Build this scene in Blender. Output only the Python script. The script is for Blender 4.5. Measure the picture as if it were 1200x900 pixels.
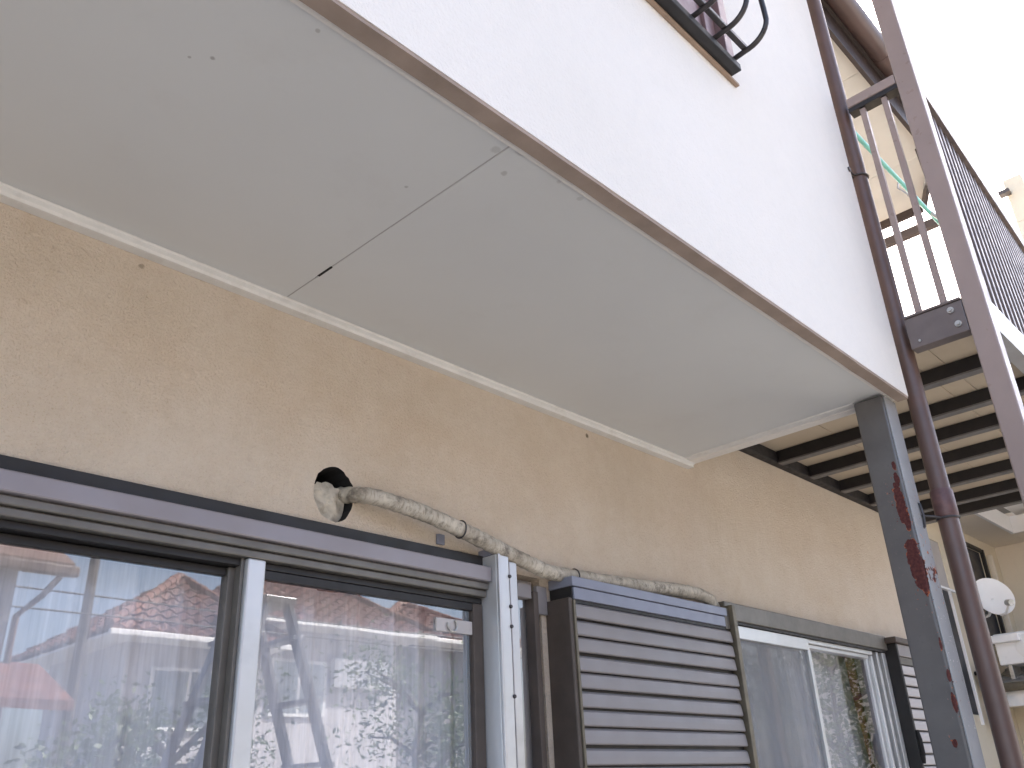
import bpy, bmesh, math, random
from mathutils import Vector, Matrix, noise
R = math.radians
random.seed(7)
for o in list(bpy.data.objects):
    bpy.data.objects.remove(o)
S = bpy.context.scene
COL = S.collection

# ------------------------------------------------------------ camera
YAW, PIT, ROL, FPX = 0.827408765, 0.439981979, -0.0470129464, 1031.874
cam = bpy.data.objects.new('camera', bpy.data.cameras.new('camera'))
COL.objects.link(cam)
fw = Vector((math.sin(YAW)*math.cos(PIT), math.cos(YAW)*math.cos(PIT), math.sin(PIT)))
ri = Vector((math.cos(YAW), -math.sin(YAW), 0)); up = ri.cross(fw)
c_, s_ = math.cos(ROL), math.sin(ROL)
r2 = c_*ri + s_*up; u2 = -s_*ri + c_*up
M = Matrix((r2, u2, -fw)).transposed().to_4x4(); M.translation = (0, -1.8, 1.65)
cam.matrix_world = M
cam.data.sensor_width = 36; cam.data.lens = 36*FPX/1200
cam.data.clip_start = 0.02; cam.data.clip_end = 1000
S.camera = cam

# ------------------------------------------------------------ world, sun, exposure
SUN_EL, SUN_AZ = R(46), R(62)          # azimuth from +Y towards +X (the sun stands beyond the balcony, just behind the facade plane)
w = bpy.data.worlds.new('World'); S.world = w; w.use_nodes = True
nt = w.node_tree; nt.nodes.clear()
sky = nt.nodes.new('ShaderNodeTexSky'); sky.sky_type = 'NISHITA'; sky.sun_disc = False
sky.sun_elevation = SUN_EL; sky.sun_rotation = SUN_AZ
sky.air_density = 0.85; sky.dust_density = 4.5; sky.ozone_density = 0.3
bg = nt.nodes.new('ShaderNodeBackground'); bg.inputs[1].default_value = 0.15
ow = nt.nodes.new('ShaderNodeOutputWorld')
nt.links.new(sky.outputs[0], bg.inputs[0]); nt.links.new(bg.outputs[0], ow.inputs[0])
sl = bpy.data.lights.new('sun', 'SUN'); sl.energy = 5.0; sl.angle = R(0.6); sl.color = (1, .95, .88)
so = bpy.data.objects.new('sun', sl); COL.objects.link(so)
sd = Vector((math.sin(SUN_AZ)*math.cos(SUN_EL), math.cos(SUN_AZ)*math.cos(SUN_EL), math.sin(SUN_EL)))
so.rotation_euler = sd.to_track_quat('Z', 'Y').to_euler(); so.location = (0, 20, 30)
S.view_settings.view_transform = 'Standard'; S.view_settings.look = 'None'
S.view_settings.gamma = 1; S.view_settings.use_curve_mapping = False
S.view_settings.exposure = 2.17
S.render.engine = 'CYCLES'
S.cycles.max_bounces = 10; S.cycles.diffuse_bounces = 5; S.cycles.transparent_max_bounces = 12

# ------------------------------------------------------------ materials
class NT:
    def __init__(s, name):
        s.m = bpy.data.materials.new(name); s.m.use_nodes = True
        s.t = s.m.node_tree; s.t.nodes.clear()
        s.out = s.n('ShaderNodeOutputMaterial'); s.co = s.n('ShaderNodeTexCoord')
    def n(s, t, **k):
        x = s.t.nodes.new(t)
        for a, b in k.items(): setattr(x, a, b)
        return x
    def l(s, a, b): s.t.links.new(a, b)
    def noise(s, scale, detail=4, rough=.55, vec=None, dist=0):
        x = s.n('ShaderNodeTexNoise'); x.inputs['Scale'].default_value = scale
        x.inputs['Detail'].default_value = detail; x.inputs['Roughness'].default_value = rough
        x.inputs['Distortion'].default_value = dist
        s.l(vec or s.co.outputs['Object'], x.inputs['Vector']); return x.outputs['Fac']
    def ramp(s, f, a, b, lo=0., hi=1.):
        x = s.n('ShaderNodeMapRange'); x.clamp = True
        for i, v in zip(('From Min', 'From Max', 'To Min', 'To Max'), (a, b, lo, hi)): x.inputs[i].default_value = v
        s.l(f, x.inputs['Value']); return x.outputs[0]
    def mix(s, f, a, b):
        x = s.n('ShaderNodeMix', data_type='RGBA')
        for v, sk in ((a, x.inputs[6]), (b, x.inputs[7])):
            if isinstance(v, tuple): sk.default_value = (*v, 1)
            else: s.l(v, sk)
        if isinstance(f, (int, float)): x.inputs[0].default_value = f
        else: s.l(f, x.inputs[0])
        return x.outputs[2]
    def math(s, op, a, b=0.):
        x = s.n('ShaderNodeMath', operation=op)
        for v, sk in ((a, x.inputs[0]), (b, x.inputs[1])):
            if isinstance(v, (int, float)): sk.default_value = v
            else: s.l(v, sk)
        return x.outputs[0]
    def scaled(s, v):
        x = s.n('ShaderNodeMapping'); x.inputs['Scale'].default_value = v
        s.l(s.co.outputs['Object'], x.inputs[0]); return x.outputs[0]
    def bump(s, h, strength, dist=.01, prev=None):
        x = s.n('ShaderNodeBump'); x.inputs['Strength'].default_value = strength; x.inputs['Distance'].default_value = dist
        s.l(h, x.inputs['Height'])
        if prev: s.l(prev, x.inputs['Normal'])
        return x.outputs[0]
    def bsdf(s, col, rough=.6, metal=0., normal=None, spec=.5):
        x = s.n('ShaderNodeBsdfPrincipled')
        for v, k in ((col, 'Base Color'), (rough, 'Roughness'), (metal, 'Metallic'), (spec, 'Specular IOR Level')):
            if isinstance(v, tuple): x.inputs[k].default_value = (*v, 1)
            elif isinstance(v, (int, float)): x.inputs[k].default_value = v
            else: s.l(v, x.inputs[k])
        if normal: s.l(normal, x.inputs['Normal'])
        s.l(x.outputs[0], s.out.inputs[0]); return x

def plain(name, c, rough=.55, metal=0., var=.18, sc=9, bump=.0, bsc=120, spec=.5, dirt=None):
    t = NT(name)
    a = tuple(v*(1-var) for v in c); b = tuple(min(1, v*(1+var)) for v in c)
    col = t.mix(t.ramp(t.noise(sc, 5), .3, .7), a, b)
    if dirt: col = t.mix(t.ramp(t.noise(sc*1.6, 6, .62), .52, .80, 0, .55), col, dirt)
    rg = t.ramp(t.noise(sc*3, 4), .3, .7, max(.02, rough-.08), rough+.08)
    nm = t.bump(t.noise(bsc, 3), bump, .003) if bump else None
    t.bsdf(col, rg, metal, nm, spec); return t.m

def spots(t, col, pts, c, nzs=55):
    """small marks at given places (x, y, z, radius)"""
    nz = t.math('MULTIPLY', t.math('SUBTRACT', t.noise(nzs, 4, .6), .5), 1.5)
    for x, y, z, r, k in pts:
        sub = t.n('ShaderNodeVectorMath', operation='SUBTRACT'); t.l(t.co.outputs['Object'], sub.inputs[0]); sub.inputs[1].default_value = (x, y, z)
        ln = t.n('ShaderNodeVectorMath', operation='LENGTH'); t.l(sub.outputs[0], ln.inputs[0])
        d = t.math('ADD', t.math('MULTIPLY', ln.outputs['Value'], 1/r), nz)
        col = t.mix(t.ramp(d, .55, 1.05, k, 0), col, c)
    return col
def stucco(name, c, c2, stain, fine=170, strength=.6, dist=.004, pale=None, mottle=.22, marks=()):
    t = NT(name)
    col = t.mix(t.ramp(t.noise(1.3, 4, .6), .3, .7), c, c2)
    col = t.mix(t.ramp(t.noise(28, 4, .6), .45, .75, 0, mottle), col, tuple(v*.86 for v in c))
    col = t.mix(t.ramp(t.noise(190, 2, .5), .56, .74, 0, mottle*2.0), col, stain)
    streak = t.noise(1, 5, .6, t.scaled((4.5, 4.5, .9)))
    col = t.mix(t.ramp(streak, .56, .85, 0, mottle*1.4), col, stain)
    if pale:                                   # chalky salts with a shape of their own
        sx = t.n('ShaderNodeSeparateXYZ'); t.l(t.co.outputs['Object'], sx.inputs[0])
        p = t.ramp(t.math('ADD', t.noise(3.0, 12, .86), t.ramp(sx.outputs[0], 3.0, 5.0, 0, .11)), .44, .68, 0, .75)
        col = t.mix(p, col, pale)
    if marks: col = spots(t, col, marks, (.10, .075, .045))
    h = t.math('ADD', t.noise(fine, 3, .6), t.math('MULTIPLY', t.noise(fine*.42, 3, .6), .7))
    nm = t.bump(h, strength, dist)
    t.bsdf(col, .9, 0, nm, .2); return t.m

def glass(name, ior=1.6, tint=(.98, .985, .985)):
    t = NT(name)
    tr = t.n('ShaderNodeBsdfTransparent'); tr.inputs[0].default_value = (*tint, 1)
    gl = t.n('ShaderNodeBsdfGlossy'); gl.inputs['Roughness'].default_value = .0
    gl.inputs['Color'].default_value = (.95, .97, 1, 1)
    nm = t.bump(t.noise(3.0, 1), .08, .004)
    t.l(nm, gl.inputs['Normal'])
    fr = t.n('ShaderNodeFresnel'); fr.inputs[0].default_value = ior
    ge = t.n('ShaderNodeNewGeometry')
    f2 = t.math('MULTIPLY', t.math('MULTIPLY', fr.outputs[0], 2.6), t.math('SUBTRACT', 1., ge.outputs['Backfacing']))
    mx = t.n('ShaderNodeMixShader'); t.l(f2, mx.inputs[0]); t.l(tr.outputs[0], mx.inputs[1]); t.l(gl.outputs[0], mx.inputs[2])
    t.l(mx.outputs[0], t.out.inputs[0]); return t.m

def cloth(name, c, transp=.12, trans=.4):
    t = NT(name)
    wv = t.noise(1, 3, .5, t.scaled((160, 160, 6)))
    col = t.mix(t.ramp(wv, .3, .7), tuple(v*.86 for v in c), c)
    d = t.n('ShaderNodeBsdfDiffuse'); t.l(col, d.inputs[0])
    tl = t.n('ShaderNodeBsdfTranslucent'); t.l(col, tl.inputs[0])
    m1 = t.n('ShaderNodeMixShader'); m1.inputs[0].default_value = trans; t.l(d.outputs[0], m1.inputs[1]); t.l(tl.outputs[0], m1.inputs[2])
    tp = t.n('ShaderNodeBsdfTransparent'); m2 = t.n('ShaderNodeMixShader'); m2.inputs[0].default_value = transp
    t.l(m1.outputs[0], m2.inputs[1]); t.l(tp.outputs[0], m2.inputs[2]); t.l(m2.outputs[0], t.out.inputs[0]); return t.m

def rusty_paint(name, ca=(.112, .106, .104), cb=(.15, .142, .138), cd=(.09, .085, .085)):
    """Grey painted steel; paint flaked off in patches that show red primer with orange edges."""
    t = NT(name)
    base = t.mix(t.ramp(t.noise(7, 5), .3, .7), ca, cb)
    base = t.mix(t.ramp(t.noise(45, 4, .7), .62, .72, 0, .5), base, cd)
    nz = t.noise(38, 4, .6); nz2 = t.noise(120, 3, .6)
    dmin = None
    # (y, z, half width, half height) on the flank of the post, local to its base
    for yc, zc, ry, rz in ((-.036, 2.60, .008, .016), (-.034, 2.555, .009, .02), (-.028, 2.50, .016, .042), (-.028, 2.45, .017, .045),
                           (-.036, 2.405, .010, .028), (-.030, 2.305, .021, .052), (-.034, 2.245, .022, .055), (-.044, 2.215, .010, .045),
                           (-.046, 2.02, .004, .02), (-.047, 1.93, .005, .02), (-.045, 1.85, .006, .03), (-.020, 1.742, .007, .012)):
        sub = t.n('ShaderNodeVectorMath', operation='SUBTRACT'); t.l(t.co.outputs['Object'], sub.inputs[0]); sub.inputs[1].default_value = (0, yc, zc)
        mul = t.n('ShaderNodeVectorMath', operation='MULTIPLY'); t.l(sub.outputs[0], mul.inputs[0]); mul.inputs[1].default_value = (0, 1/ry, 1/rz)
        ln = t.n('ShaderNodeVectorMath', operation='LENGTH'); t.l(mul.outputs[0], ln.inputs[0])
        d = ln.outputs['Value']
        dmin = d if dmin is None else t.math('MINIMUM', dmin, d)
    dd = t.math('ADD', dmin, t.math('MULTIPLY', t.math('SUBTRACT', nz, .5), 1.6))
    near = t.ramp(dmin, 1.2, 3.0, 1, 0)
    specks = t.math('MULTIPLY', t.ramp(t.noise(95, 2, .5), .66, .68), near)
    mask = t.math('MAXIMUM', t.ramp(dd, .97, 1.0, 1, 0), specks)
    edge = t.math('MULTIPLY', t.ramp(dd, .86, .97), t.ramp(t.noise(60, 2), .52, .56))
    prim = t.mix(t.ramp(nz2, .35, .65), (.060, .014, .012), (.115, .030, .024))
    prim = t.mix(edge, prim, (.42, .10, .025))
    col = t.mix(mask, base, prim)
    nm = t.bump(t.math('SUBTRACT', 1., mask), .5, .002)
    t.bsdf(col, t.ramp(mask, 0, 1, .26, .85), 0, nm, .5); return t.m

MT = dict(
 beige=stucco('wall_beige', (.565, .468, .362), (.60, .51, .412), (.42, .32, .22), fine=135, strength=.95, dist=.006, mottle=.28, pale=(.665, .59, .50), marks=((2.343, 0, 2.815, .010, .85), (.697, 0, 2.815, .008, .5))),
 white=stucco('wall_white', (.77, .735, .68), (.80, .765, .715), (.71, .675, .625), fine=120, strength=.55, dist=.004, mottle=.12),
 soffit=None,
 trim=plain('trim_white', (.72, .71, .68), .5, var=.05, dirt=(.5, .47, .42)),
 drip=plain('drip_tan', (.32, .25, .205), .8, var=.12, sc=14, bump=.2),
 sealant=plain('sealant', (.40, .39, .38), .7, var=.1),
 black=plain('gap_black', (.012, .011, .011), .9),
 bronze=plain('bronze_frame', (.15, .138, .122), .42, .3, var=.15, sc=12, dirt=(.16, .15, .13)),
 darkframe=plain('dark_frame', (.017, .0155, .0155), .5, .1),
 band=plain('rail_mauve', (.26, .235, .245), .38, .2, var=.06, sc=4, dirt=(.28, .26, .28)),
 alu=plain('aluminium', (.58, .58, .59), .36, .7, var=.06, sc=5, dirt=(.40, .39, .38)),
 alu_pale=plain('aluminium_pale', (.62, .63, .64), .36, .5, var=.05, sc=5, dirt=(.48, .48, .47)),
 brown=plain('brown_paint', (.075, .058, .048), .5, var=.2, sc=10, dirt=(.045, .035, .03)),
 slat=plain('slat_mauve', (.262, .243, .242), .46, .1, var=.07, sc=4, dirt=(.215, .20, .20)),
 slat_pale=plain('slat_pale', (.46, .43, .42), .45, .1, var=.06, sc=4, dirt=(.34, .31, .30)),
 bluestrip=plain('cap_blue', (.23, .245, .31), .42, .2, var=.05),
 olive=plain('olive_trim', (.15, .13, .095), .45, .35, var=.2, sc=20),
 post=plain('balcony_brown', (.315, .24, .212), .34, .0, var=.05, sc=8, bump=.05),
 beam=plain('balcony_beam', (.15, .122, .116), .36, .1, var=.12, sc=8, dirt=(.10, .08, .075)),
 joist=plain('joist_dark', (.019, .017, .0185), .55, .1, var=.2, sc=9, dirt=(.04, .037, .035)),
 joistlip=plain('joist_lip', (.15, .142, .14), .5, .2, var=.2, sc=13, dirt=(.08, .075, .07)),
 deck=plain('deck_board', (.50, .42, .315), .75, var=.07, sc=3, bump=.1, dirt=(.41, .335, .24)),
 pvc=plain('downpipe_brown', (.128, .080, .066), .38, 0, var=.12, sc=11, dirt=(.15, .075, .060)),
 pvc2=plain('downpipe_collar', (.135, .07, .065), .45, 0, var=.25, sc=26, dirt=(.22, .10, .08)),
 wire=plain('bracket_metal', (.075, .07, .072), .5, .5, var=.3, sc=40),
 zinc=plain('bolt_zinc', (.50, .49, .47), .4, .8, var=.2, sc=60),
 rust=rusty_paint('grey_steel_flaking'), rustlit=rusty_paint('skylit_steel_flaking', (.32, .322, .328), (.375, .378, .384), (.27, .27, .272)),  # second one: same flaking steel, sky light painted in as paler grey
 guard=plain('guard_black', (.045, .040, .040), .35, .3, var=.12),
 sillred=plain('frame_redbrown', (.255, .165, .16), .4, .2, var=.08),
 silltan=plain('sill_tan', (.30, .215, .155), .6, var=.1),
 putty=plain('putty', (.50, .455, .375), .85, var=.3, sc=26, bump=.5, bsc=60, dirt=(.10, .085, .07)),
 teal=plain('teal_pole', (.16, .50, .46), .35, var=.08),
 eave=plain('eave_board', (.74, .73, .71), .65, var=.04, sc=3),
 fascia=plain('fascia_brown', (.05, .036, .034), .5, var=.12),
 gutter=plain('gutter_brown', (.105, .07, .066), .4, var=.12),
 glass=glass('window_glass'), glass2=glass('pane_dark', 1.5, (.75, .78, .8)),
 curtain=cloth('sheer_curtain', (.76, .76, .82), .06, .15),
 screen=cloth('insect_screen', (.40, .41, .43), .58, .3),
 drape=cloth('brown_drape', (.125, .052, .042), .0, .1),
 cream=stucco('neighbour_cream', (.66, .58, .44), (.70, .62, .49), (.56, .48, .36), fine=60, strength=.2),
 creamp=stucco('neighbour_pale', (.70, .63, .53), (.73, .66, .57), (.62, .55, .46), fine=60, strength=.2),
 ndark=plain('dark_pane', (.018, .021, .030), .35, var=.2, sc=2, spec=.25), nwhite=plain('neighbour_white', (.78, .77, .76), .6, var=.03),
 nroof=plain('neighbour_roof', (.19, .185, .18), .6, var=.2, sc=5, dirt=(.30, .29, .27)),
 dish=plain('dish_white', (.86, .86, .87), .35, var=.02),
 tile=plain('roof_tile_red', (.150, .060, .042), .6, var=.35, sc=5, bump=.1, dirt=(.085, .042, .034)),
 tile2=plain('roof_tile_brown', (.16, .095, .075), .6, var=.3, sc=5, dirt=(.10, .06, .05)),
 owall=plain('opposite_wall', (.50, .48, .49), .85, var=.08, sc=2, bump=.1),
 owall2=plain('opposite_wall_dark', (.17, .165, .175), .85, var=.08, sc=2),
 pole=plain('concrete_pole', (.30, .29, .275), .8, var=.1),
 cable=plain('cable_black', (.02, .02, .02), .6),
 ladder=plain('ladder_metal', (.22, .22, .235), .4, .5, var=.1),
 bark=plain('bark', (.10, .075, .055), .9, var=.3, sc=14, bump=.6, bsc=30),
 leaf=None, ground=None, concrete=None, tape=None)

SOFFIT_SPOTS = ((.481, -.62, 2.861, .0042, .6), (.511, -.646, 2.861, .0048, .7), (1.117, -.78, 2.861, .009, .45), (1.095, -.85, 2.861, .012, .35), (1.05, -.82, 2.861, .012, .3), (.994, -.601, 2.861, .005, .5),
    (1.224, -.841, 2.861, .007, .3), (1.305, -.834, 2.861, .008, .3), (1.326, -.85, 2.861, .008, .3), (.608, -.825, 2.861, .005, .5))
def soffitmat():
    t = NT('soffit_board')
    col = t.mix(t.ramp(t.noise(1.2, 4), .3, .7), (.605, .615, .612), (.655, .665, .658))
    col = t.mix(t.ramp(t.noise(4.5, 6, .7), .55, .8, 0, .3), col, (.53, .52, .50))
    col = spots(t, col, SOFFIT_SPOTS, (.25, .24, .225))
    t.bsdf(col, t.ramp(t.noise(2.5, 4), .3, .7, .34, .5), 0, t.bump(t.noise(5, 3), .08, .004), .5); return t.m
def leafmat(name, a, b):
    t = NT(name); oi = t.noise(2.2, 3); g = t.n('ShaderNodeNewGeometry')
    col = t.mix(g.outputs['Random Per Island'], a, b)
    d = t.n('ShaderNodeBsdfPrincipled'); t.l(col, d.inputs[0]); d.inputs['Roughness'].default_value = .5
    tl = t.n('ShaderNodeBsdfTranslucent'); t.l(col, tl.inputs[0])
    m = t.n('ShaderNodeMixShader'); m.inputs[0].default_value = .35; t.l(d.outputs[0], m.inputs[1]); t.l(tl.outputs[0], m.inputs[2])
    t.l(m.outputs[0], t.out.inputs[0]); return t.m
MT['soffit'] = soffitmat()
MT['leaf'] = leafmat('leaf_green', (.045, .085, .022), (.11, .16, .045))
MT['leaf2'] = leafmat('leaf_yellow_green', (.07, .11, .02), (.19, .20, .05))
def groundmat():
    t = NT('ground_soil')
    col = t.mix(t.ramp(t.noise(.6, 6), .35, .65), (.26, .25, .235), (.33, .32, .305))
    col = t.mix(t.ramp(t.noise(22, 5, .7), .5, .7, 0, .6), col, (.20, .17, .13))
    t.bsdf(col, .95, 0, t.bump(t.noise(40, 5, .7), .6, .02), .2); return t.m
MT['ground'] = groundmat()
def tapemat():
    t = NT('pipe_tape')
    col = t.mix(t.ramp(t.noise(11, 5, .65), .4, .66), (.58, .53, .44), (.36, .315, .25))
    col = t.mix(t.ramp(t.noise(24, 6, .75), .50, .66, 0, .8), col, (.085, .07, .055))
    ring = t.noise(1, 3, .6, t.scaled((230, 40, 40)))
    col = t.mix(t.ramp(ring, .52, .7, 0, .55), col, (.14, .115, .085))
    t.bsdf(col, .6, 0, t.bump(ring, .45, .004), .4); return t.m
MT['tape'] = tapemat()

# ------------------------------------------------------------ builders
def wloc(o):
    v = Vector()
    while o: v += o.location; o = o.parent
    return v
class MB:
    def __init__(s): s.v = []; s.f = []
    def box(s, x0, x1, y0, y1, z0, z1):
        n = len(s.v)
        s.v += [(x0,y0,z0),(x1,y0,z0),(x1,y1,z0),(x0,y1,z0),(x0,y0,z1),(x1,y0,z1),(x1,y1,z1),(x0,y1,z1)]
        s.f += [tuple(n+i for i in q) for q in ((0,3,2,1),(4,5,6,7),(0,1,5,4),(1,2,6,5),(2,3,7,6),(3,0,4,7))]
        return s
    def beam(s, a, b, wd, ht, upv=(0,0,1)):
        a, b = Vector(a), Vector(b); d = (b-a).normalized(); side = d.cross(Vector(upv))
        if side.length < 1e-4: side = d.cross(Vector((1,0,0)))
        side.normalize(); u = side.cross(d); n = len(s.v)
        for p in (a, b):
            for i, j in ((-1,-1),(1,-1),(1,1),(-1,1)): s.v.append(tuple(p+side*i*wd/2+u*j*ht/2))
        s.f += [tuple(n+i for i in q) for q in ((3,2,1,0),(4,5,6,7),(0,1,5,4),(1,2,6,5),(2,3,7,6),(3,0,4,7))]
        return s
    def poly(s, pts): n = len(s.v); s.v += [tuple(p) for p in pts]; s.f.append(tuple(range(n, n+len(pts)))); return s
    def prism(s, pts, off):
        n = len(s.v); k = len(pts); off = Vector(off)
        s.v += [tuple(p) for p in pts] + [tuple(Vector(p)+off) for p in pts]
        s.f.append(tuple(range(n, n+k))); s.f.append(tuple(range(n+2*k-1, n+k-1, -1)))
        for i in range(k): j = (i+1) % k; s.f.append((n+i, n+k+i, n+k+j, n+j))
        return s
    def tube(s, path, r, seg=12, cap=True, rfun=None):
        path = [Vector(p) for p in path]; n = len(s.v); ref = None
        for i, p in enumerate(path):
            d = (path[min(i+1, len(path)-1)]-path[max(i-1, 0)]).normalized()
            if ref is None:
                ref = d.cross(Vector((0,0,1)))
                if ref.length < .05: ref = d.cross(Vector((0,1,0)))
            ref = (ref-d*ref.dot(d)).normalized(); q = d.cross(ref)
            for k in range(seg):
                a = 2*math.pi*k/seg; rr = rfun(i, a, p) if rfun else (r[i] if isinstance(r, (list, tuple)) else r)
                s.v.append(tuple(p+(ref*math.cos(a)+q*math.sin(a))*rr))
        for i in range(len(path)-1):
            for k in range(seg):
                k2 = (k+1) % seg; a = n+i*seg
                s.f.append((a+k, a+k2, a+seg+k2, a+seg+k))
        if cap:
            s.f.append(tuple(n+k for k in range(seg))[::-1]); s.f.append(tuple(n+(len(path)-1)*seg+k for k in range(seg)))
        return s
    def mesh(s, name, mat, off=Vector(), smooth=False):
        me = bpy.data.meshes.new(name)
        me.from_pydata([tuple(Vector(v)-off) for v in s.v], [], s.f)
        bm = bmesh.new(); bm.from_mesh(me); bmesh.ops.recalc_face_normals(bm, faces=bm.faces); bm.to_mesh(me); bm.free()
        me.materials.append(mat if not isinstance(mat, str) else MT[mat])
        if smooth:
            for p in me.polygons: p.use_smooth = True
            try: me.set_sharp_from_angle(angle=R(40))
            except Exception: pass
        return me
    def build(s, name, mat, parent=None, bevel=0, smooth=False, at=None):
        base = wloc(parent) if parent else Vector()
        o = bpy.data.objects.new(name, None if False else s.mesh(name, mat, base if at is None else Vector(at), smooth))
        COL.objects.link(o); o.parent = parent
        if at is not None: o.location = Vector(at)-base
        if bevel: bev(o, bevel)
        return o
def bev(o, wd, seg=2):
    m = o.modifiers.new('bevel', 'BEVEL'); m.width = wd; m.segments = seg; m.limit_method = 'ANGLE'; m.angle_limit = R(40)
def box(name, x0, x1, y0, y1, z0, z1, mat, parent=None, bevel=.0015):
    return MB().box(x0, x1, y0, y1, z0, z1).build(name, mat, parent, bevel)
def tag(o, label, cat, group=None, kind=None):
    if label: o['label'] = label
    if cat: o['category'] = cat
    if group: o['group'] = group
    if kind: o['kind'] = kind
    return o
def thing(name, label, cat, loc=(0,0,0), group=None):
    o = bpy.data.objects.new(name, None); COL.objects.link(o); o.location = loc
    o.empty_display_size = .1
    return tag(o, label, cat, group)
def piece(src, dx, dy, dz, parent=None):
    o = src.copy(); COL.objects.link(o); o.parent = parent or src.parent
    o.location = src.location+Vector((dx, dy, dz)); return o
def wall_grid(x0, x1, z0, z1, y0, y1, holes, name, mat, parent):
    """one wall in the XZ plane, y0..y1 thick, with rectangular openings; only exposed faces are made"""
    xs = sorted({x0, x1, *[v for h in holes for v in h[:2] if x0 < v < x1]})
    zs = sorted({z0, z1, *[v for h in holes for v in h[2:] if z0 < v < z1]})
    def solid(i, j):
        if i < 0 or j < 0 or i >= len(xs)-1 or j >= len(zs)-1: return False
        cx, cz = (xs[i]+xs[i+1])/2, (zs[j]+zs[j+1])/2
        return not any(h[0] < cx < h[1] and h[2] < cz < h[3] for h in holes)
    m = MB()
    for i in range(len(xs)-1):
        for j in range(len(zs)-1):
            if not solid(i, j): continue
            a, b, c, d = xs[i], xs[i+1], zs[j], zs[j+1]
            m.poly([(a,y0,c),(b,y0,c),(b,y0,d),(a,y0,d)]); m.poly([(a,y1,c),(a,y1,d),(b,y1,d),(b,y1,c)])
            if not solid(i-1, j): m.poly([(a,y0,c),(a,y0,d),(a,y1,d),(a,y1,c)])
            if not solid(i+1, j): m.poly([(b,y0,c),(b,y1,c),(b,y1,d),(b,y0,d)])
            if not solid(i, j-1): m.poly([(a,y0,c),(a,y1,c),(b,y1,c),(b,y0,c)])
            if not solid(i, j+1): m.poly([(a,y0,d),(b,y0,d),(b,y1,d),(a,y1,d)])
    return m.build(name, mat, parent)

# ------------------------------------------------------------ ground
g = MB(); N = 40
for i in range(N):
    for j in range(N):
        x, y = -300+i*15, -300+j*15
        g.poly([(x,y,0),(x+15,y,0),(x+15,y+15,0),(x,y+15,0)])
tag(g.build('ground', 'ground'), None, None, kind='structure')

# ------------------------------------------------------------ the house
XE = 5.25
house = thing('stucco_house', 'two-storey stucco house with beige lower wall and overhanging white upper room', 'house', (0,0,0))
HX0, HX1, HZ0, HZ1 = 1.185, 1.345, 2.295, 2.455
lower = wall_grid(-4, XE, 0, 5.3, 0, .16, [(.20, 2.04, .42, 2.262), (3.06, 4.54, .42, 2.262), (HX0, HX1, HZ0, HZ1)], 'ground_floor_wall', 'beige', house)
lower['label'] = 'weathered beige stucco wall under the overhang'
# patch of wall round the pipe hole: square outside, ragged round hole inside, with a short sleeve
m = MB(); K = 40; hc = Vector((1.266, 0, 2.376))
inn, outr, deep = [], [], []
for k in range(K):
    a = 2*math.pi*k/K; d = Vector((math.cos(a), 0, math.sin(a)))
    rr = .0655*(1+.06*noise.noise((math.cos(a)*1.7, math.sin(a)*1.7, 3))+.05*noise.noise((math.cos(a)*6, math.sin(a)*6, 8))); 
    inn.append(hc+Vector((d.x*rr*.95, 0, d.z*rr*1.10)))
    t_ = min((((HX1 if d.x > 0 else HX0)-hc.x)/d.x) if abs(d.x) > 1e-6 else 9, (((HZ1 if d.z > 0 else HZ0)-hc.z)/d.z) if abs(d.z) > 1e-6 else 9)
    outr.append(hc+d*t_); deep.append(inn[-1]+Vector((0, .15, 0)))
cor = [Vector((x, 0, z)) for x in (HX0, HX1) for z in (HZ0, HZ1)]
for k in range(K):
    j = (k+1) % K
    m.poly([outr[k], outr[j], inn[j], inn[k]])
    for c in cor:      # corner triangles
        if (outr[k]-outr[j]).length > 1e-6 and abs(outr[k].x-outr[j].x) > 1e-6 and abs(outr[k].z-outr[j].z) > 1e-6 and (c-outr[k]).length < .07 and (c-outr[j]).length < .07 and ((abs(outr[k].x-c.x) < 1e-5 or abs(outr[k].z-c.z) < 1e-5) and (abs(outr[j].x-c.x) < 1e-5 or abs(outr[j].z-c.z) < 1e-5)):
            m.poly([outr[k], c, outr[j]])
m.build('wall_patch', 'beige', house)
m = MB()
for k in range(K):
    j = (k+1) % K; m.poly([inn[k], inn[j], deep[j], deep[k]])
m.poly(deep)
o = m.build('wall_hole', 'black', house); o['label'] = 'ragged dark hole in the wall for the pipe'
box('side_wall', XE-.16, XE, .162, 7, 0, 5.3, 'beige', house, 0)
box('side_wall', -4, -3.84, .162, 7, 0, 5.3, 'beige', house, 0)
box('back_wall', -4, XE, 7.002, 7.16, 0, 5.3, 'beige', house, 0)
box('interior_floor', -3.83, XE-.17, .17, 6.99, .30, .42, 'brown', house, 0)
box('interior_floor', -3.83, XE-.17, .17, 6.99, 2.9, 3.02, 'brown', house, 0)
box('interior_wall', -3.83, XE-.17, 1.6, 1.7, .43, 2.89, 'soffit', house, 0)

# overhanging room
fw_ = wall_grid(-4, 3.0, 2.8555, 5.3, -.907, -.85, [(.55, 2.045, 3.70, 5.0)], 'overhang_front_wall', 'white', house)
fw_['label'] = 'bright white textured front wall of the upper room'
box('overhang_end_wall', 2.952, 3.0, -.8495, -.002, 2.853, 5.3, 'white', house, .003)
box('overhang_floor', -4, 2.95, -.849, -.002, 2.90, 3.0, 'brown', house, 0)
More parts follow.
